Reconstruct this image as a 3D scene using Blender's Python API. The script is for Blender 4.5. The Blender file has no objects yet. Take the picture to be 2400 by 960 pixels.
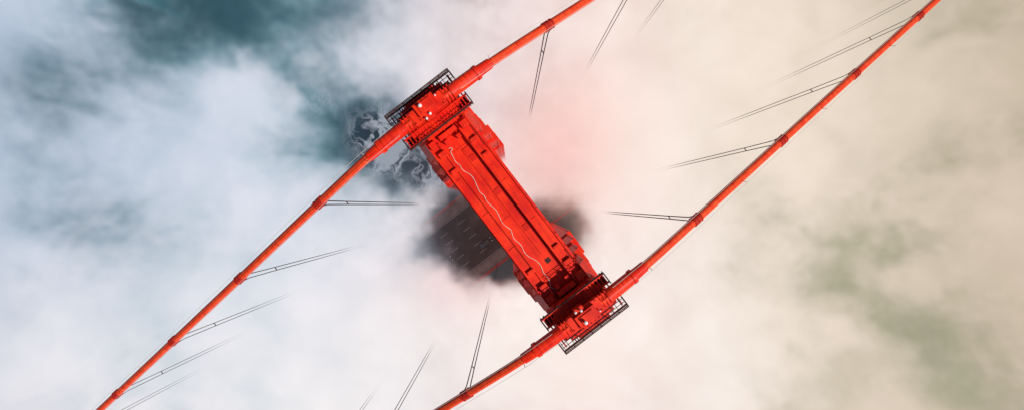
import bpy, bmesh, math, random
from mathutils import Vector, Matrix
random.seed(4)
ANG = math.radians(37.5)
TOP = 227.0
scene = bpy.context.scene
COL = scene.collection

# ------------------------------------------------------------------ materials
def new_mat(name):
    m = bpy.data.materials.new(name); m.use_nodes = True
    return m, m.node_tree, m.node_tree.nodes['Principled BSDF']

def paint(name, c1, c2, rough=0.45, scale=1.2, spots=None, bump=0.15, spec=.25, streak=0):
    m, nt, b = new_mat(name)
    N, L = nt.nodes, nt.links
    tc = N.new('ShaderNodeTexCoord')
    n = N.new('ShaderNodeTexNoise'); n.inputs['Scale'].default_value = scale; n.inputs['Detail'].default_value = 5; n.inputs['Roughness'].default_value = .65
    L.new(tc.outputs['Object'], n.inputs['Vector'])
    r = N.new('ShaderNodeValToRGB'); r.color_ramp.elements[0].position = .35; r.color_ramp.elements[1].position = .65
    r.color_ramp.elements[0].color = (*c1, 1); r.color_ramp.elements[1].color = (*c2, 1)
    L.new(n.outputs['Fac'], r.inputs['Fac'])
    out = r.outputs['Color']
    if spots:
        n2 = N.new('ShaderNodeTexNoise'); n2.inputs['Scale'].default_value = scale*3; n2.inputs['Detail'].default_value = 6; n2.inputs['Roughness'].default_value = .75
        L.new(tc.outputs['Object'], n2.inputs['Vector'])
        r2 = N.new('ShaderNodeValToRGB'); r2.color_ramp.elements[0].position = .55; r2.color_ramp.elements[1].position = .68
        L.new(n2.outputs['Fac'], r2.inputs['Fac'])
        mx = N.new('ShaderNodeMixRGB'); mx.inputs['Color2'].default_value = (*spots, 1)
        ml = N.new('ShaderNodeMath'); ml.operation = 'MULTIPLY'; ml.inputs[1].default_value = .65
        L.new(r2.outputs['Color'], ml.inputs[0]); L.new(ml.outputs[0], mx.inputs['Fac']); L.new(out, mx.inputs['Color1']); out = mx.outputs['Color']
    if streak:
        mp = N.new('ShaderNodeMapping'); mp.inputs['Scale'].default_value = (2.6, .22, .5)
        L.new(tc.outputs['Object'], mp.inputs['Vector'])
        n4 = N.new('ShaderNodeTexNoise'); n4.inputs['Scale'].default_value = 1.4; n4.inputs['Detail'].default_value = 5; n4.inputs['Roughness'].default_value = .6
        L.new(mp.outputs[0], n4.inputs['Vector'])
        r4 = N.new('ShaderNodeValToRGB'); r4.color_ramp.elements[0].position = .42; r4.color_ramp.elements[1].position = .62
        L.new(n4.outputs['Fac'], r4.inputs['Fac'])
        ml4 = N.new('ShaderNodeMath'); ml4.operation = 'MULTIPLY'; ml4.inputs[1].default_value = streak
        L.new(r4.outputs['Color'], ml4.inputs[0])
        mx = N.new('ShaderNodeMixRGB'); mx.inputs['Color2'].default_value = (.42, .006, .002, 1)
        L.new(ml4.outputs[0], mx.inputs['Fac']); L.new(out, mx.inputs['Color1']); out = mx.outputs['Color']
    L.new(out, b.inputs['Base Color'])
    b.inputs['Roughness'].default_value = rough
    b.inputs['Specular IOR Level'].default_value = spec
    bp = N.new('ShaderNodeBump'); bp.inputs['Strength'].default_value = bump; bp.inputs['Distance'].default_value = .05
    n3 = N.new('ShaderNodeTexNoise'); n3.inputs['Scale'].default_value = 6; n3.inputs['Detail'].default_value = 3
    L.new(tc.outputs['Object'], n3.inputs['Vector']); L.new(n3.outputs['Fac'], bp.inputs['Height']); L.new(bp.outputs['Normal'], b.inputs['Normal'])
    return m

RED = paint('tower_red_paint', (.64, .008, .002), (.90, .036, .004), .5, .35, spots=(.52, .008, .003), streak=.5, bump=.08)
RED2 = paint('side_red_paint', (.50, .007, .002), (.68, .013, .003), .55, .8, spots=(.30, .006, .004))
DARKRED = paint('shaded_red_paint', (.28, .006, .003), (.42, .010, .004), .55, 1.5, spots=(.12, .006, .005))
CABLE = paint('cable_orange_paint', (.70, .034, .006), (.84, .088, .020), .55, 1.3, spots=(.48, .035, .014), streak=.25)
BAND = paint('band_red_paint', (.38, .012, .006), (.56, .03, .010), .55, 2.2, spots=(.08, .012, .010))
BLACK = paint('dark_railing_paint', (.030, .010, .009), (.07, .016, .014), .6, 2)
ROPE = paint('suspender_rope', (.022, .010, .014), (.05, .015, .018), .6, 3)
WIRE = paint('hand_rope_steel', (.5, .42, .38), (.66, .6, .56), .5, 3)
WHITE = paint('white_enamel', (.72, .72, .70), (.82, .82, .8), .4, 3)
HOSE = paint('hose_rubber', (.50, .36, .30), (.72, .64, .56), .5, 3)
ASPH = paint('asphalt', (.026, .016, .015), (.052, .032, .030), .85, .3)
CONC = paint('concrete', (.11, .065, .06), (.18, .12, .11), .9, .4)
LINE = paint('road_line_paint', (.20, .15, .15), (.36, .29, .28), .7, 1)
CARDARK = paint('dark_car_paint', (.008, .010, .015), (.014, .016, .024), .25, 1, spec=.5)
CARWHITE = paint('white_car_paint', (.7, .7, .7), (.78, .78, .78), .3, 1, spec=.5)
GLASS = paint('car_glass', (.01, .012, .015), (.015, .018, .02), .1, 1, spec=.5)
TYRE = paint('tyre_rubber', (.015, .015, .015), (.025, .025, .025), .9, 1)

# ------------------------------------------------------------------ mesh helpers (bridge frame: x along deck, y across)
def box(bm, x0, x1, y0, y1, z0, z1):
    v = [bm.verts.new(p) for p in ((x0,y0,z0),(x1,y0,z0),(x1,y1,z0),(x0,y1,z0),(x0,y0,z1),(x1,y0,z1),(x1,y1,z1),(x0,y1,z1))]
    for f in ((3,2,1,0),(4,5,6,7),(0,1,5,4),(1,2,6,5),(2,3,7,6),(3,0,4,7)):
        bm.faces.new([v[i] for i in f])

def tube(bm, pts, rad, seg=8, caps=True):
    rings = []
    n = len(pts)
    for i, p in enumerate(pts):
        p = Vector(p)
        d = (Vector(pts[min(i+1, n-1)]) - Vector(pts[max(i-1, 0)])).normalized()
        up = Vector((0, 0, 1)) if abs(d.z) < .95 else Vector((0, 1, 0))
        s = d.cross(up).normalized(); t = s.cross(d)
        r = rad[i] if isinstance(rad, (list, tuple)) else rad
        rings.append([bm.verts.new(p + r*(math.cos(a)*s + math.sin(a)*t)) for a in [2*math.pi*k/seg for k in range(seg)]])
    for a, b in zip(rings, rings[1:]):
        for k in range(seg):
            bm.faces.new((a[k], a[(k+1) % seg], b[(k+1) % seg], b[k]))
    if caps:
        bm.faces.new(rings[0][::-1]); bm.faces.new(rings[-1])

def bar(bm, a, b, w):
    tube(bm, [a, b], w*.7071, 4)

def prism(bm, poly, z0, z1, s0=1.0, s1=1.0):
    a = [bm.verts.new((x*s0, y*s0, z0)) for x, y in poly]
    b = [bm.verts.new((x*s1, y*s1, z1)) for x, y in poly]
    n = len(poly)
    for i in range(n):
        bm.faces.new((a[i], a[(i+1) % n], b[(i+1) % n], b[i]))
    bm.faces.new(a[::-1]); bm.faces.new(b)

def rot(u, w, z=0):
    return Vector((math.cos(ANG)*u - math.sin(ANG)*w, math.sin(ANG)*u + math.cos(ANG)*w, z))

def add(name, bm=None, mat=None, loc=(0, 0, 0), parent=None, label=None, category=None, kind=None, group=None, smooth=False, bevel=0, yaw=0):
    me = None
    if bm is not None:
        bmesh.ops.recalc_face_normals(bm, faces=bm.faces[:])
        me = bpy.data.meshes.new(name); bm.to_mesh(me); bm.free()
        me.materials.append(mat)
        if smooth:
            for p in me.polygons: p.use_smooth = True
    o = bpy.data.objects.new(name, me); COL.objects.link(o)
    if parent:
        o.parent = parent; o.location = loc; o.rotation_euler = (0, 0, yaw)
    else:
        o.location = rot(*loc); o.rotation_euler = (0, 0, ANG + yaw)
    if label: o['label'] = label
    if category: o['category'] = category
    if kind: o['kind'] = kind
    if group: o['group'] = group
    if bevel:
        b = o.modifiers.new('bevel', 'BEVEL'); b.width = bevel; b.segments = 2; b.limit_method = 'ANGLE'
    return o

def B(): return bmesh.new()

# ------------------------------------------------------------------ tower
tower = add('bridge_tower', label='red orange steel suspension bridge tower rising out of fog', category='bridge tower', loc=(0, 0, 0))
secs = [(3.45, 2.25, 211.5, 225.2), (4.0, 2.6, 201, 211.5), (4.6, 2.95, 189, 201), (5.2, 3.3, 150, 189), (6.0, 3.7, 110, 150), (6.9, 4.1, 60, 110), (8.0, 4.7, 13, 60)]
def cruc(a, b, c, d):
    return [(a-c, -b), (a-c, -b+d*.5), (a-c*.45, -b+d*.5), (a-c*.45, -b+d), (a, -b+d), (a, b-d), (a-c*.45, b-d), (a-c*.45, b-d*.5), (a-c, b-d*.5), (a-c, b),
            (-a+c, b), (-a+c, b-d*.5), (-a+c*.45, b-d*.5), (-a+c*.45, b-d), (-a, b-d), (-a, -b+d), (-a+c*.45, -b+d), (-a+c*.45, -b+d*.5), (-a+c, -b+d*.5), (-a+c, -b)]
for sgn in (1, -1):
    bm = B()
    for (a, b, z0, z1) in secs:
        prism(bm, cruc(a, b, a*.42, b*.34), z0, z1-.9)
        prism(bm, cruc(a, b, a*.42, b*.34), z1-.9, z1-.002, 1.0, .93)
        prism(bm, cruc(a+.12, b+.12, a*.42, b*.34), z1-1.35, z1-1.0)
        for k in (-.5, 0, .5):
            for s in (1, -1):
                x = k*a*.95
                box(bm, x-.09, x+.09, s*b-.12 if s > 0 else -b-.14, b+.14 if s > 0 else -b+.12, z0+.05, z1-1.5)
        z = z0+1.5
        while z < z1-2 and z0 > 100:
            for s in (1, -1):
                box(bm, -a*.56, a*.56, s*b-.05 if s > 0 else -b-.07, b+.07 if s > 0 else -b+.05, z, z+.12)
            z += 3.0
    add('leg', bm, RED, loc=(0, sgn*13.7, 0), parent=tower)
    for x in (-2.62, 2.48):
        bm = B()
        pts = [(x, 11.42, 222.6), (x, 7.4, 222.6), (x, 9.9, 215.5), (x, 11.42, 206)]
        q = [bm.verts.new((p[0], sgn*p[1], p[2])) for p in pts] + [bm.verts.new((p[0]+.14, sgn*p[1], p[2])) for p in pts]
        bm.faces.new(q[:4]); bm.faces.new(q[4:][::-1])
        for i in range(4): bm.faces.new((q[i], q[(i+1) % 4], q[4+(i+1) % 4], q[4+i]))
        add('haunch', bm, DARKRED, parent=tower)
    # stepped buttresses with sloped caps on both faces of the leg
    for s in (1, -1):
        bm = B()
        for (zt, x1, y0, y1) in ((219.5, 3.8, 10.2, 12.3), (211, 4.55, 9.7, 12.1), (201.5, 5.3, 9.3, 11.9), (190, 5.9, 9.0, 11.7)):
            ya, yb = sorted((sgn*y0, sgn*y1)); xa, xb = sorted((s*2.9, s*x1))
            box(bm, xa, xb, ya, yb, 140, zt-3)
            o_, i_ = (s*x1, s*2.9)
            lowv = [(i_, sgn*y0), (o_, sgn*y0), (o_, sgn*y1), (i_, sgn*y1)]
            a = [bm.verts.new((x, y, zt-2.998)) for x, y in lowv]
            t = [bm.verts.new((x, y, zt+(0 if abs(x) < 3 else -2.2))) for x, y in lowv]
            for i in range(4): bm.faces.new((a[i], a[(i+1) % 4], t[(i+1) % 4], t[i]))
            bm.faces.new(t); bm.faces.new(a[::-1])
            bar(bm, (s*(x1-.25), sgn*(y0-.02), 160), (s*(x1-.25), sgn*(y0-.02), zt-2.6), .16)
        add('buttress', bm, RED, parent=tower)

Z = 223.0
bm = B()
sec = [(-2.75, 216.2), (2.85, 216.2), (2.85, Z-.5), (2.25, Z-.5), (2.25, Z), (1.36, Z), (1.36, Z-.75), (-1.40, Z-.75), (-1.40, Z), (-2.75, Z)]
n = len(sec)
a = [bm.verts.new((x, -11.44, z)) for x, z in sec]; b = [bm.verts.new((x, 11.44, z)) for x, z in sec]
for i in range(n): bm.faces.new((a[i], a[(i+1) % n], b[(i+1) % n], b[i]))
bm.faces.new(a); bm.faces.new(b[::-1])
add('strut', bm, RED, parent=tower, bevel=.03)
for (x0, x1) in ((-2.95, -2.753), (2.853, 3.02)):
    bm = B(); box(bm, x0, x1, -9.2, 9.2, Z-1.7, Z-1.35)
    y = -9
    while y < 9.1:
        box(bm, x0+.03, x1-.03, y, y+.1, Z-6.5, Z-.7); y += 1.8
    add('flange', bm, RED2, parent=tower)
bm = B()
box(bm, -2.75, -2.60, -11.4, 11.4, Z+.002, Z+.20)
box(bm, 2.70, 2.85, -11.4, 11.4, Z-.498, Z-.25)
for x in (-1.58, 1.40):
    box(bm, x, x+.10, -10.6, 10.6, Z+.002, Z+.22)
    box(bm, x-.06, x+.16, -10.6, 10.6, Z+.222, Z+.26)
for y in (-8.9, -3.7, 1.1, 6.0):
    box(bm, -2.5, -1.62, y, y+.05, Z+.003, Z+.08)
for y in (-8.1, -2.4, 2.9):
    box(bm, 1.58, 2.2, y, y+.05, Z+.003, Z+.08)
for y in (-8.6, -.6, 8.9):
    box(bm, -1.38, 1.34, y-.07, y, Z-.748, Z-.69)
box(bm, .1, 1.1, -6.2, 8.5, Z-.747, Z-.62)
add('strut_stiffener', bm, RED, parent=tower)
for y in (-3.1, 2.0, 6.7):
    bm = B(); box(bm, .3, .95, y, y+.75, Z-.619, Z-.52)
    add('hatch', bm, RED2, parent=tower, bevel=.02)
bm = B(); box(bm, 0, .62, -7.5, -6.95, Z-.74, Z-.70)
add('hatch', bm, BLACK, parent=tower, label='open dark hatch in the strut top')
for s in (1, -1):
    for (x, yy, w, d, h) in ((-2.3, 8.9, .9, .7, .6), (-2.4, 6.8, .9, .45, .4), (1.5, 8.3, 1.0, .5, .5), (1.6, 6.3, .8, .35, .4), (-1.1, 10.6, 2.3, .5, .9), (-.9, 9.9, .5, .5, .3), (.6, 9.7, .5, .45, .4), (-2.5, 10.3, .8, .8, .75), (1.7, 10.2, .9, .8, .75)):
        y0, y1 = sorted((s*yy, s*(yy+d)))
        bm = B(); box(bm, x, x+w, y0, y1, Z-.72, Z+h)
        add('bracket_box', bm, RED, parent=tower, bevel=.03)
for (zt, hh, hx) in ((188, 7, 3.0), (150, 8, 3.4), (112, 9, 3.8), (70, 8, 4.2)):
    bm = B(); box(bm, -hx, hx, -10.3, 10.3, zt-hh, zt)
    for x in (-hx, hx-.25): box(bm, x, x+.25, -10.3, 10.3, zt+.002, zt+.4)
    add('strut', bm, RED, parent=tower)

bm = B(); tube(bm, [(0, 0, 0), (0, 0, .16)], .07, 6)
bolt_o = add('bolt', bm, DARKRED, parent=tower, loc=(0, 12.2, 225.2))
def platform(sgn):
    P = add('platform', None, None, loc=(0, sgn*13.7, 0), parent=tower)
    o = lambda y: sgn*y
    def bx(bm, x0, x1, y0, y1, z0, z1):
        a, b = sorted((o(y0), o(y1))); box(bm, x0, x1, a, b, z0, z1)
    bm = B()
    bx(bm, -3.3, 3.3, -.66, .66, 225.2, 226.8)
    bx(bm, -2.1, 2.1, -.80, .80, 225.25, 227.1)
    bx(bm, -1.2, 1.3, -.50, 1.10, 225.3, 227.6)
    bx(bm, -.85, .3, -1.15, -.2, 225.3, 227.3)
    bx(bm, -.8, .9, -.25, .85, 227.602, 227.75)
    for x in (-3.1, -2.7, -2.3, 2.2, 2.6, 3.0):
        bx(bm, x, x+.12, -.86, .86, 225.3, 227.0)
    bx(bm, -3.2, -2.2, -.10, .10, 226.802, 227.05); bx(bm, 2.2, 3.2, -.10, .10, 226.802, 227.05)
    add('saddle_housing', bm, RED, parent=P, bevel=.04)
    pts = [(-1.9+i*.6, y, 227.1) for i in (0, 1, 6) for y in (-.62, .62)] + [(-1+i*.5, .98, 227.6) for i in range(5)]
    for (x, y, z) in pts:
        c = bolt_o.copy(); COL.objects.link(c); c.parent = P; c.location = (x, o(y), z)
    bm = B()
    bx(bm, -4.0, 4.0, -2.10, -.80, 224.6, 224.75)
    add('walkway_floor', bm, BLACK, parent=P)
    bm = B()
    x = -4.05
    while x < 4.05:
        bx(bm, x, x+.13, -1.95, -1.05, 225.1, 225.35)
        x += .42
    bx(bm, -4.15, 4.15, -2.16, -1.95, 225.1, 225.5)
    bx(bm, -4.15, 4.15, -1.05, -.88, 225.15, 225.5)
    add('grating', bm, RED, parent=P)
    bm = B()
    x = -4.1
    while x < 4.15:
        bx(bm, x, x+.07, .82, 2.1, 225.1, 225.2)
        x += .60
    for y in (1.35, 1.75, 2.05):
        bx(bm, -4.15, 4.15, y, y+.06, 225.202, 225.27)
    add('grating', bm, BLACK, parent=P)
    bm = B()
    bx(bm, -3.6, 3.6, .78, 1.25, 224.9, 225.08)
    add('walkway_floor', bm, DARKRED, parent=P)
    bm = B()
    E = [(-4.2, -2.25), (4.2, -2.25), (4.2, 2.25), (-4.2, 2.25)]
    for h in (226.3, 225.75):
        for i, (a, b) in enumerate(zip(E, E[1:]+E[:1])):
            if i in (1, 3):
                for (ya, yb) in ((-2.25, -.85), (.85, 2.25)):
                    bar(bm, (a[0], o(ya), h), (a[0], o(yb), h), .08)
            else:
                bar(bm, (a[0], o(a[1]), h), (b[0], o(b[1]), h), .08)
    for x in [-4.2+i*1.2 for i in range(8)]:
        for y in (-2.25, 2.25):
            bar(bm, (x, o(y), 224.9), (x, o(y), 226.3), .08)
    for x in (-4.2, 4.2):
        for y in (-.85, .85):
            bar(bm, (x, o(y), 224.9), (x, o(y), 226.3), .08)
    bar(bm, (-4.3, o(2.35), 224.6), (4.3, o(2.35), 224.6), .12)
    for x in [-4.3+i*1.72 for i in range(6)]:
        bar(bm, (x, o(2.35), 224.6), (x, o(1.0), 224.6), .09)
    add('railing', bm, BLACK, parent=P)
    for x in (-3.9, -2.4, 2.3, 3.8):
        bm = B(); bx(bm, x, x+.15, -2.15, 2.1, 224.2, 224.56)
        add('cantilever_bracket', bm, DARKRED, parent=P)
    for (x, y, z, r) in ((-.45, .45, 227.75, .19), (-.1, -.75, 227.3, .14), (-.7, -.95, 227.3, .13), (1.45, .5, 227.1, .09)):
        bm = B()
        tube(bm, [(x, o(y), z), (x, o(y), z+.3), (x, o(y), z+.32), (x, o(y), z+.6), (x, o(y), z+.68)], [.05, .05, r, r, r*.5], 10)
        add('lamp', bm, WHITE, parent=P, smooth=False)
platform(1); platform(-1)

hp = [(-.95, 9.6), (-.68, 9.5), (-.66, 9.25), (-.98, 9.15), (-1.12, 8.5), (-1.22, 7.9), (-1.08, 7.3), (-1.16, 6.7), (-.8, 5.8), (-.78, 5.1), (-.92, 4.5), (-1.12, 3.6), (-1.0, 2.9), (-1.15, 2.2), (-.92, .9), (-1.05, .1), (-1.2, -.9), (-.95, -1.9), (-1.1, -2.4), (-1.25, -3.0), (-1.08, -4.0), (-1.25, -4.9), (-1.15, -5.6), (-.8, -6.4), (-.72, -7.2), (-.95, -8.0), (-.9, -8.6), (-1.0, -9.2), (-1.28, -9.8), (-1.05, -10.3), (-1.2, -10.5)]
crv = []
for i in range(len(hp)-1):
    p0, p1, p2, p3 = [Vector(hp[max(0, min(len(hp)-1, j))]) for j in (i-1, i, i+1, i+2)]
    for k in range(5):
        t = k/5
        q = .5*((2*p1)+(-p0+p2)*t+(2*p0-5*p1+4*p2-p3)*t*t+(-p0+3*p1-3*p2+p3)*t**3)
        crv.append((q.x, q.y, Z-.64))
bm = B(); tube(bm, crv, .038, 8)
add('hose', bm, HOSE, smooth=True, label='pale grey hose snaking along the red tower strut', category='hose')

# ------------------------------------------------------------------ cables
def drop(x):
    s = .51 if x < 0 else .425
    x = abs(x); t = x-7.0
    t = (math.sqrt(t*t+9)+t)/2 - (math.sqrt(7.0**2+9)-7.0)/2
    return s*t*(1-x/1280)
def cz(x): return 226.55 - drop(x)
for sgn in (1, -1):
    lab = 'thick orange red main suspension cable draped over the tower top'
    pts = [(x, 0, cz(x)-226) for x in [-240+i*2 for i in range(241)]]
    bm = B(); tube(bm, pts, .485, 20)
    C = add('main_cable', bm, CABLE, loc=(0, sgn*13.7, 226), smooth=True, label=lab, category='cable', group='main suspension cables')
    for s in (1, -1):
        prof = [(3.0, .78), (4.5, .78), (6.2, .76), (6.25, .86), (6.6, .86), (6.65, .66), (8.2, .60)]
        bm = B()
        tube(bm, [(s*x, 0, cz(s*x)-226) for x, r in prof], [r for x, r in prof], 20)
        add('cable_sleeve', bm, RED, parent=C)
        bm = B()
        sx = [4+i*4 for i in range(56)]
        for side in (.62, -.62):
            tube(bm, [(s*x, side, cz(s*x)-226+1.15) for x in sx], .022, 5)
        for x in [8.5+15.55*i for i in range(14)]:
            for side in (.62, -.62):
                bar(bm, (s*x, side*.7, cz(s*x)-226+.2), (s*x, side, cz(s*x)-226+1.2), .05)
        add('hand_rope', bm, WIRE, parent=C)

XS = [16.3+15.5*i for i in range(8)]
def suspender_meshes(x, s):
    slope = (cz(s*(x+1))-cz(s*(x-1)))/2*s
    bm = B()
    def c(t): return (t, 0, slope*t)
    tube(bm, [c(-.62), c(-.58), c(.58), c(.62)], [.49, .53, .53, .49], 16)
    for t in (-.5, 0, .5):
        tube(bm, [c(t-.05), c(t+.05)], [.59, .59], 16)
    for t in (-.55, -.2, .2, .55):
        for sd in (1, -1):
            box(bm, t-.05, t+.05, sd*.52-.05, sd*.52+.05, slope*t-.25, slope*t+.26)
    band = bm
    H = cz(s*x) - 74.5
    bm = B()
    for t in (-.12, .12):
        for q in (1, -1):
            tube(bm, [(t, q*.48, slope*t+.1), (t*.4, q*.28, -2.5), (t*.4, q*.25, -12), (t*.4, q*.25, -H)], .036, 6)
    rope = bm
    bm = B()
    box(bm, -.06, .06, -.27, .27, -12.1, -12.05)
    return band, rope, bm
for sgn in (1, -1):
    for s in (1, -1):
        for x in XS:
            b, r, sp = suspender_meshes(x, s)
            O = add('suspender', loc=(s*x, sgn*13.7, cz(s*x)), label='dark steel suspender ropes hanging from cable into fog', category='suspender', group='suspenders hanging from the main cables')
            add('cable_band', b, BAND, parent=O)
            add('rope', r, ROPE, parent=O)
            add('spacer', sp, ROPE, parent=O)

# ------------------------------------------------------------------ deck
bm = B(); box(bm, -400, 400, -9.4, 9.4, 73.8, 75.0)
add('road', bm, ASPH, kind='structure')
for s in (1, -1):
    bm = B(); y0, y1 = sorted((s*9.402, s*12.9)); box(bm, -400, 400, y0, y1, 73.9, 75.14)
    add('pavement', bm, CONC, kind='structure')
    bm = B()
    for h in (76.3, 75.9, 75.45): box(bm, -400, 400, s*13.0-.05, s*13.0+.05, h, h+.09)
    x = -400
    while x < 400:
        box(bm, x, x+.15, s*13.0-.08, s*13.0+.08, 75.0, 76.4); x += 3
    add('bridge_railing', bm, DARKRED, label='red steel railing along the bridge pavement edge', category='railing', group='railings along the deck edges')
    bm = B()
    yy = s*13.35
    box(bm, -400, 400, yy-.3, yy+.3, 73.3, 74.9); box(bm, -400, 400, yy-.3, yy+.3, 66.0, 66.8)
    x = -400; up = True
    while x < 400:
        bar(bm, (x, yy, 66.4 if up else 74), (x+7.6, yy, 74 if up else 66.4), .5); up = not up; x += 7.6
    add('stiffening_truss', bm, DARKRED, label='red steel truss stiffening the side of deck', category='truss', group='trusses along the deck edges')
bm = B()
for y in (-6.2, -3.1, .0, 3.1, 6.2):
    x = -398
    while x < 398:
        box(bm, x, x+3.0, y-.07, y+.07, 75.002, 75.006); x += 7.6
for y in (-9.1, 9.1): box(bm, -400, 400, y-.07, y+.07, 75.002, 75.006)
add('lane_marking', bm, LINE, kind='structure')

def car(u, w, mat, label, van=False, yaw=0):
    R = add('van' if van else 'car', loc=(u, w, 75.004), label=label, category='van' if van else 'car', group='vehicles driving on the bridge deck', yaw=yaw)
    bm = B()
    if van: prof = [(-2.6, .35), (2.6, .35), (2.65, .9), (2.2, 1.15), (1.5, 1.95), (1.2, 2.1), (-2.55, 2.1), (-2.65, 1.9)]
    else: prof = [(-2.3, .3), (2.3, .3), (2.35, .6), (2.2, .8), (1.1, .95), (-1.7, 1.0), (-2.25, .95), (-2.35, .6)]
    a = [bm.verts.new((x, -.9, z)) for x, z in prof]; b = [bm.verts.new((x, .9, z)) for x, z in prof]
    n = len(prof)
    bm.faces.new(a); bm.faces.new(b[::-1])
    for i in range(n): bm.faces.new((a[i], b[i], b[(i+1) % n], a[(i+1) % n]))
    add('body', bm, mat, parent=R, bevel=.08)
    bm = B()
    if not van:
        q = [(1.1, .94), (.35, 1.42), (-1.1, 1.42), (-1.8, .98)]
        a = [bm.verts.new((x, -.82 if i in (0, 3) else -.62, z)) for i, (x, z) in enumerate(q)]
        b = [bm.verts.new((x, .82 if i in (0, 3) else .62, z)) for i, (x, z) in enumerate(q)]
        bm.faces.new(a); bm.faces.new(b[::-1])
        for i in range(4): bm.faces.new((a[i], b[i], b[(i+1) % 4], a[(i+1) % 4]))
        add('window', bm, GLASS, parent=R)
        bm = B(); box(bm, -1.05, .3, -.6, .6, 1.423, 1.45); add('roof', bm, mat, parent=R)
    else:
        v = [bm.verts.new(p) for p in ((2.16, -.8, 1.2), (2.16, .8, 1.2), (1.56, .75, 1.94), (1.56, -.75, 1.94))]
        bm.faces.new(v); bmesh.ops.translate(bm, vec=(.05, 0, .02), verts=bm.verts); add('window', bm, GLASS, parent=R)
    for x in (-1.45, 1.45):
        for y in (-.85, .85):
            bm = B(); tube(bm, [(x, y-.1, .33), (x, y+.1, .33)], .33, 14); add('wheel', bm, TYRE, parent=R)
    for y in (-.62, .62):
        bm = B(); tube(bm, [(2.15, y, .74), (2.38, y, .70)], [.2, .16], 8); add('headlight', bm, WHITE, parent=R)
car(-14.2, -4.65, CARDARK, 'dark car driving on the foggy bridge road')
car(-29, -1.6, CARDARK, 'dark car driving on the foggy bridge road')
car(36, 8.0, CARWHITE, 'white van faint in fog on bridge road', True)
car(58, 4.8, CARWHITE, 'white van faint in fog on bridge road', True)
car(80, 7.9, CARWHITE, 'white car faint in fog on bridge road')
car(109, -7.6, CARWHITE, 'white car faint in fog on bridge road')

bm = B()
poly = [(20*math.cos(a), 27*math.sin(a)) for a in [2*math.pi*k/40 for k in range(40)]]
prism(bm, poly, -6, 6)
prism(bm, [(x*.55, y*.78) for x, y in poly], 6.002, 13)
add('tower_pier', bm, CONC, label='concrete oval pier carrying the tower in sea', category='pier')

# ------------------------------------------------------------------ node helper
class G:
    def __init__(s, nt): s.nt = nt
    def m(s, op, a, b=None, c=None, clamp=False):
        n = s.nt.nodes.new('ShaderNodeMath'); n.operation = op; n.use_clamp = clamp
        for i, v in enumerate((a, b, c)):
            if v is None: continue
            if isinstance(v, (int, float)): n.inputs[i].default_value = v
            else: s.nt.links.new(v, n.inputs[i])
        return n.outputs[0]
    def noise(s, vec, scale, detail=4, rough=.55, dist=0, out=0):
        n = s.nt.nodes.new('ShaderNodeTexNoise'); n.inputs['Scale'].default_value = scale; n.inputs['Detail'].default_value = detail
        n.inputs['Roughness'].default_value = rough; n.inputs['Distortion'].default_value = dist
        s.nt.links.new(vec, n.inputs['Vector']); return n.outputs[out]
    def vm(s, op, a, b):
        n = s.nt.nodes.new('ShaderNodeVectorMath'); n.operation = op
        for i, v in enumerate((a, b)):
            if isinstance(v, (tuple, int, float)): n.inputs[i].default_value = v if isinstance(v, tuple) else (v, v, v)
            else: s.nt.links.new(v, n.inputs[i])
        return n.outputs[0]
    def ramp(s, fac, stops):
        n = s.nt.nodes.new('ShaderNodeValToRGB'); r = n.color_ramp
        while len(r.elements) < len(stops): r.elements.new(.5)
        for e, (p, c) in zip(r.elements, stops):
            e.position = p; e.color = (*c, 1)
        s.nt.links.new(fac, n.inputs['Fac']); return n.outputs['Color']
    def mr(s, v, a, b, c=0, d=1, smooth=True):
        n = s.nt.nodes.new('ShaderNodeMapRange'); n.interpolation_type = 'SMOOTHSTEP' if smooth else 'LINEAR'
        s.nt.links.new(v, n.inputs[0])
        for i, q in enumerate((a, b, c, d)): n.inputs[i+1].default_value = q
        return n.outputs[0]
    def mix(s, f, a, b):
        n = s.nt.nodes.new('ShaderNodeMixRGB')
        for i, v in enumerate((f, a, b)):
            if isinstance(v, (int, float)): n.inputs[i].default_value = v
            elif isinstance(v, tuple): n.inputs[i].default_value = (*v, 1)
            else: s.nt.links.new(v, n.inputs[i])
        return n.outputs[0]
    def blob(s, X, Y, cx, cy, rx, ry, k):
        dx = s.m('MULTIPLY', s.m('SUBTRACT', X, cx), 1/rx); dy = s.m('MULTIPLY', s.m('SUBTRACT', Y, cy), 1/ry)
        d = s.m('MULTIPLY_ADD', dx, dx, s.m('MULTIPLY', dy, dy))
        return s.m('MULTIPLY', s.m('EXPONENT', s.m('MULTIPLY', d, -1)), k)

# ------------------------------------------------------------------ water
m = bpy.data.materials.new('sea_water'); m.use_nodes = True
nt = m.node_tree; N, L = nt.nodes, nt.links; b = N['Principled BSDF']
g = G(nt)
geo = N.new('ShaderNodeNewGeometry'); pos = geo.outputs['Position']
sep = N.new('ShaderNodeSeparateXYZ'); L.new(pos, sep.inputs[0]); X, Y = sep.outputs[0], sep.outputs[1]
base = g.ramp(g.mr(X, -150, 150, 0, 1, False), [(0, (.006, .13, .155)), (.20, (.008, .11, .14)), (.30, (.020, .050, .080)), (.6, (.05, .07, .06)), (1, (.12, .13, .05))])
n1 = g.noise(pos, .03, 3, .6, .5)
base = g.mix(g.m('MULTIPLY', g.mr(n1, .4, .7), .25), base, (.03, .035, .055))
wpn = g.vm('ADD', pos, g.vm('MULTIPLY', g.vm('SUBTRACT', g.noise(pos, .06, 3, .55, 0, 1), (.5, .5, .5)), (30, 30, 0)))
foamn = g.noise(wpn, .06, 5, .58, .4)
ridge = g.m('SUBTRACT', 1, g.m('MULTIPLY', g.m('ABSOLUTE', g.m('SUBTRACT', foamn, .5)), 18), None, True)
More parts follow.
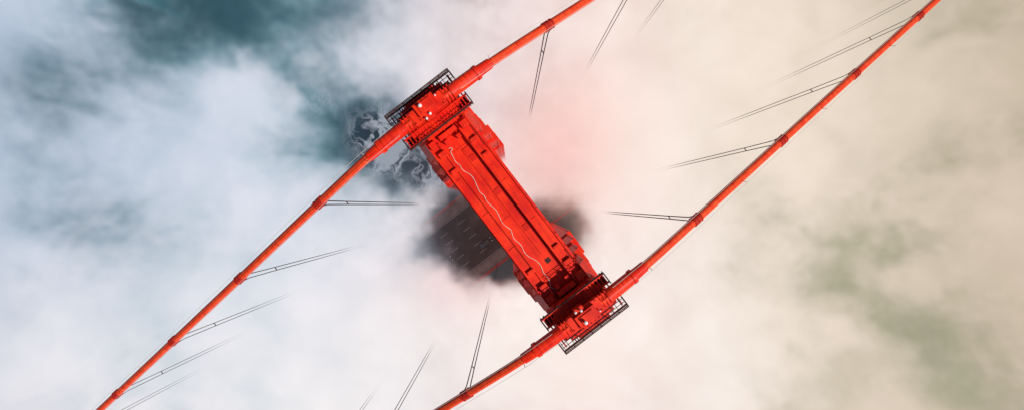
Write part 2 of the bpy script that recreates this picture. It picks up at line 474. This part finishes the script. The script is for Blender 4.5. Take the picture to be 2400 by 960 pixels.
ridge2 = g.m('SUBTRACT', 1, g.m('MULTIPLY', g.m('ABSOLUTE', g.m('SUBTRACT', g.noise(wpn, .13, 4, .55, .5), .5)), 14), None, True)
patch = g.mr(g.noise(wpn, .055, 7, .60, .3), .47, .58)
fm = g.m('ADD', g.blob(X, Y, -60, 32, 11, 12, 2.1), g.blob(X, Y, -48, 20, 10, 6, 2.1))
fm = g.m('ADD', fm, g.blob(X, Y, -90, 48, 8, 6, .7))
fm = g.m('ADD', fm, g.blob(X, Y, -37, 13, 9, 5, 1.8))
fo = g.m('MULTIPLY', g.m('ADD', g.m('ADD', g.m('MULTIPLY', ridge, .6), g.m('MULTIPLY', ridge2, .35)), g.m('MULTIPLY', patch, .7)), fm, None, True)
col = g.mix(fo, base, (.92, .96, .97))
L.new(col, b.inputs['Base Color']); b.inputs['Roughness'].default_value = .55
bp = N.new('ShaderNodeBump'); bp.inputs['Strength'].default_value = .2; bp.inputs['Distance'].default_value = .5
L.new(g.noise(pos, .25, 4, .6, .4), bp.inputs['Height']); L.new(bp.outputs['Normal'], b.inputs['Normal'])
bm = B(); bmesh.ops.create_grid(bm, x_segments=4, y_segments=4, size=6000)
w = add('sea_water', bm, m, kind='structure'); w.rotation_euler = (0, 0, 0)

# ------------------------------------------------------------------ fog (glowing volume bank, voxel grid between deck and tower top)
FX, FY, FZ0, FZ1, VS = 200, 130, 114, 198, 1.2
m = bpy.data.materials.new('fog_glow_volume'); m.use_nodes = True
nt = m.node_tree; N, L = nt.nodes, nt.links
for n in list(N): N.remove(n)
out = N.new('ShaderNodeOutputMaterial')
g = G(nt)
geo = N.new('ShaderNodeNewGeometry'); pos = geo.outputs['Position']
sep0 = N.new('ShaderNodeSeparateXYZ'); L.new(pos, sep0.inputs[0]); X0, Y0, Z0 = sep0.outputs
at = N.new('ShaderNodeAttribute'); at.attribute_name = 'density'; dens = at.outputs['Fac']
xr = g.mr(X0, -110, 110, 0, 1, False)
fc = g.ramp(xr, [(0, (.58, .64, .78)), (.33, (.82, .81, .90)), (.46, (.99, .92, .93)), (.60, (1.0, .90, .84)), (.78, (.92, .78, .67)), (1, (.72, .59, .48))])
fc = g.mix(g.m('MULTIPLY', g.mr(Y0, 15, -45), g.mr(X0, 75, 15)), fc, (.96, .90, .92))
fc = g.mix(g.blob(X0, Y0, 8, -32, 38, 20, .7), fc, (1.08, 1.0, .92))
fc = g.mix(g.blob(X0, Y0, 9, 12, 14, 18, .42), fc, (1.0, .30, .23))  # red light bleeding off the tower, painted into the fog colour
fc = g.mix(g.blob(X0, Y0, -10, -15, 12, 8, .30), fc, (1.0, .40, .36))  # weaker pink tower glow on the other side, also painted in
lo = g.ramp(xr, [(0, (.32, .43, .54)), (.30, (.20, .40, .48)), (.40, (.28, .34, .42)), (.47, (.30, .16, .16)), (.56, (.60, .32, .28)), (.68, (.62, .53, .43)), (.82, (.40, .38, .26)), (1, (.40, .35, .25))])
fc = g.mix(g.m('MULTIPLY', g.mr(dens, .0, .088), g.mr(Z0, 118, 156, .7, 1.0)), lo, fc)  # self-shadow put into the colour: thin and low fog gets the darker tones
em = N.new('ShaderNodeEmission'); L.new(fc, em.inputs['Color']); L.new(g.m('MULTIPLY', dens, 1.05), em.inputs['Strength'])  # emission stands in for sunlight scattered inside the fog
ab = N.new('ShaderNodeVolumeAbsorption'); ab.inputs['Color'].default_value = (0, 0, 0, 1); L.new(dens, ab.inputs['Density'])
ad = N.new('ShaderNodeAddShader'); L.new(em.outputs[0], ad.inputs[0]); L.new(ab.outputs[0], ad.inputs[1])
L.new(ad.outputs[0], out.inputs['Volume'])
m.cycles.volume_step_rate = 5.8
FOGMAT = m

ng = bpy.data.node_groups.new('fog_bank', 'GeometryNodeTree')
ng.interface.new_socket('Geometry', in_out='INPUT', socket_type='NodeSocketGeometry')
ng.interface.new_socket('Geometry', in_out='OUTPUT', socket_type='NodeSocketGeometry')
N, L = ng.nodes, ng.links
g = G(ng)
gi = N.new('NodeGroupInput'); go = N.new('NodeGroupOutput')
pos = N.new('GeometryNodeInputPosition').outputs[0]
s3 = N.new('ShaderNodeSeparateXYZ'); L.new(pos, s3.inputs[0]); Zp = s3.outputs[2]
flat = g.vm('MULTIPLY', pos, (1, 1, .5))
wn = g.noise(flat, .05, 4, .62, 0, 1)
warp = g.vm('MULTIPLY', g.vm('SUBTRACT', wn, (.5, .5, .5)), (26, 26, 0))
wp = g.vm('ADD', pos, warp)
s4 = N.new('ShaderNodeSeparateXYZ'); L.new(wp, s4.inputs[0]); X, Y = s4.outputs[0], s4.outputs[1]
blobs = [(-70, 50, 29, 15, 1.3), (-56, 38, 17, 10, .8), (-46, 30, 11, 8, .45), (-100, 27, 22, 13, .65), (-94, -2, 20, 14, .65),
         (-118, 20, 14, 24, .45), (-34, 18, 11, 8.5, 1.7), (-22, 8, 8, 6, 1.4), (-44, 11, 11, 5, .45),
         (-4, -12, 9, 8.5, 2.2), (-13, -4, 9, 8, 1.2), (10, -6, 7, 8, 1.3),
         (72, -10, 18, 12, .75), (80, -24, 14, 9, .45), (97, -27, 15, 9, .6), (112, -40, 20, 13, .8), (64, -40, 18, 10, .45),
         (94, 11, 14, 9, .5), (113, 44, 17, 12, .65), (94, -8, 14, 9, .4), (120, 15, 14, 14, .4),
         (32, 26, 22, 16, -.6), (-8, -32, 30, 14, -.8), (30, -32, 24, 14, -.6), (-48, -22, 20, 12, -.35), (24, 8, 12, 14, -.6), (-52, 6, 12, 5, -.35), (-58, 22, 9, 7, -.35)]
tot = None
for q in blobs:
    v = g.blob(X, Y, *q)
    tot = v if tot is None else g.m('ADD', tot, v)
fb = g.noise(flat, .045, 5, .6, .4)
fb2 = g.noise(g.vm('ADD', flat, g.vm('MULTIPLY', warp, .9)), .12, 6, .78, 1.2)
M = g.m('ADD', g.m('SUBTRACT', .92, tot), g.m('MULTIPLY', g.m('SUBTRACT', fb, .5), 1.8))
M = g.m('ADD', M, g.m('MULTIPLY', g.m('SUBTRACT', fb2, .5), 3.5))
M = g.m('SMOOTH_MAX', g.m('MINIMUM', M, 1.6), .03, .30)
M = g.m('MULTIPLY', M, g.m('SUBTRACT', 1.0, g.blob(X, Y, -34, 18, 12, 9, .6)))
hz = g.m('MULTIPLY_ADD', g.m('SUBTRACT', g.noise(flat, .035, 5, .6), .5), -46, Zp)
zz = g.m('MULTIPLY', g.m('SUBTRACT', hz, 151), 1/17)
prof = g.m('EXPONENT', g.m('MULTIPLY', g.m('MULTIPLY', zz, zz), -1))
D = g.m('MULTIPLY', g.m('MULTIPLY', M, prof), .13)
D = g.m('MAXIMUM', g.m('SUBTRACT', D, .0008), 0.0)
vc = N.new('GeometryNodeVolumeCube')
L.new(D, vc.inputs['Density'])
vc.inputs['Background'].default_value = 0
vc.inputs['Min'].default_value = (-FX, -FY, FZ0); vc.inputs['Max'].default_value = (FX, FY, FZ1)
vc.inputs['Resolution X'].default_value = int(2*FX/VS); vc.inputs['Resolution Y'].default_value = int(2*FY/VS); vc.inputs['Resolution Z'].default_value = int((FZ1-FZ0)/VS)
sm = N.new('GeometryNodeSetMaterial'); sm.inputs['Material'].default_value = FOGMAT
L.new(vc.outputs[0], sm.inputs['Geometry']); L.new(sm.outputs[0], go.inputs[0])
bm = B(); box(bm, -FX, FX, -FY, FY, FZ0, FZ1)
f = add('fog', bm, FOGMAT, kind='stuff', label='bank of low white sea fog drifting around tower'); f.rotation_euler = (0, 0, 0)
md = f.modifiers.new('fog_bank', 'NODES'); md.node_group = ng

# ------------------------------------------------------------------ light and camera
sd = Vector((.62, -.30, .80)).normalized()
wd = bpy.data.worlds.new('World'); scene.world = wd; wd.use_nodes = True
wn_ = wd.node_tree.nodes; bg = wn_['Background']
sky = wn_.new('ShaderNodeTexSky'); sky.sky_type = 'NISHITA'; sky.sun_disc = False
sky.sun_elevation = math.asin(sd.z); sky.sun_rotation = math.atan2(sd.x, sd.y)
wd.node_tree.links.new(sky.outputs[0], bg.inputs[0]); bg.inputs[1].default_value = .06
sl = bpy.data.lights.new('sun', 'SUN'); sl.energy = 4.3; sl.angle = math.radians(.5); sl.color = (1, .95, .88)
so = bpy.data.objects.new('sun', sl); COL.objects.link(so); so.rotation_euler = (-sd).to_track_quat('-Z', 'Y').to_euler(); so.location = (0, 0, 400)
cd = bpy.data.cameras.new('camera'); cd.sensor_width = 36; cd.lens = 22.3; cd.clip_end = 12000
co = bpy.data.objects.new('camera', cd); COL.objects.link(co); co.location = (.58, .68, 294); co.rotation_euler = (0, 0, 0)
scene.camera = co
scene.view_settings.view_transform = 'Standard'; scene.view_settings.look = 'None'; scene.view_settings.exposure = 0
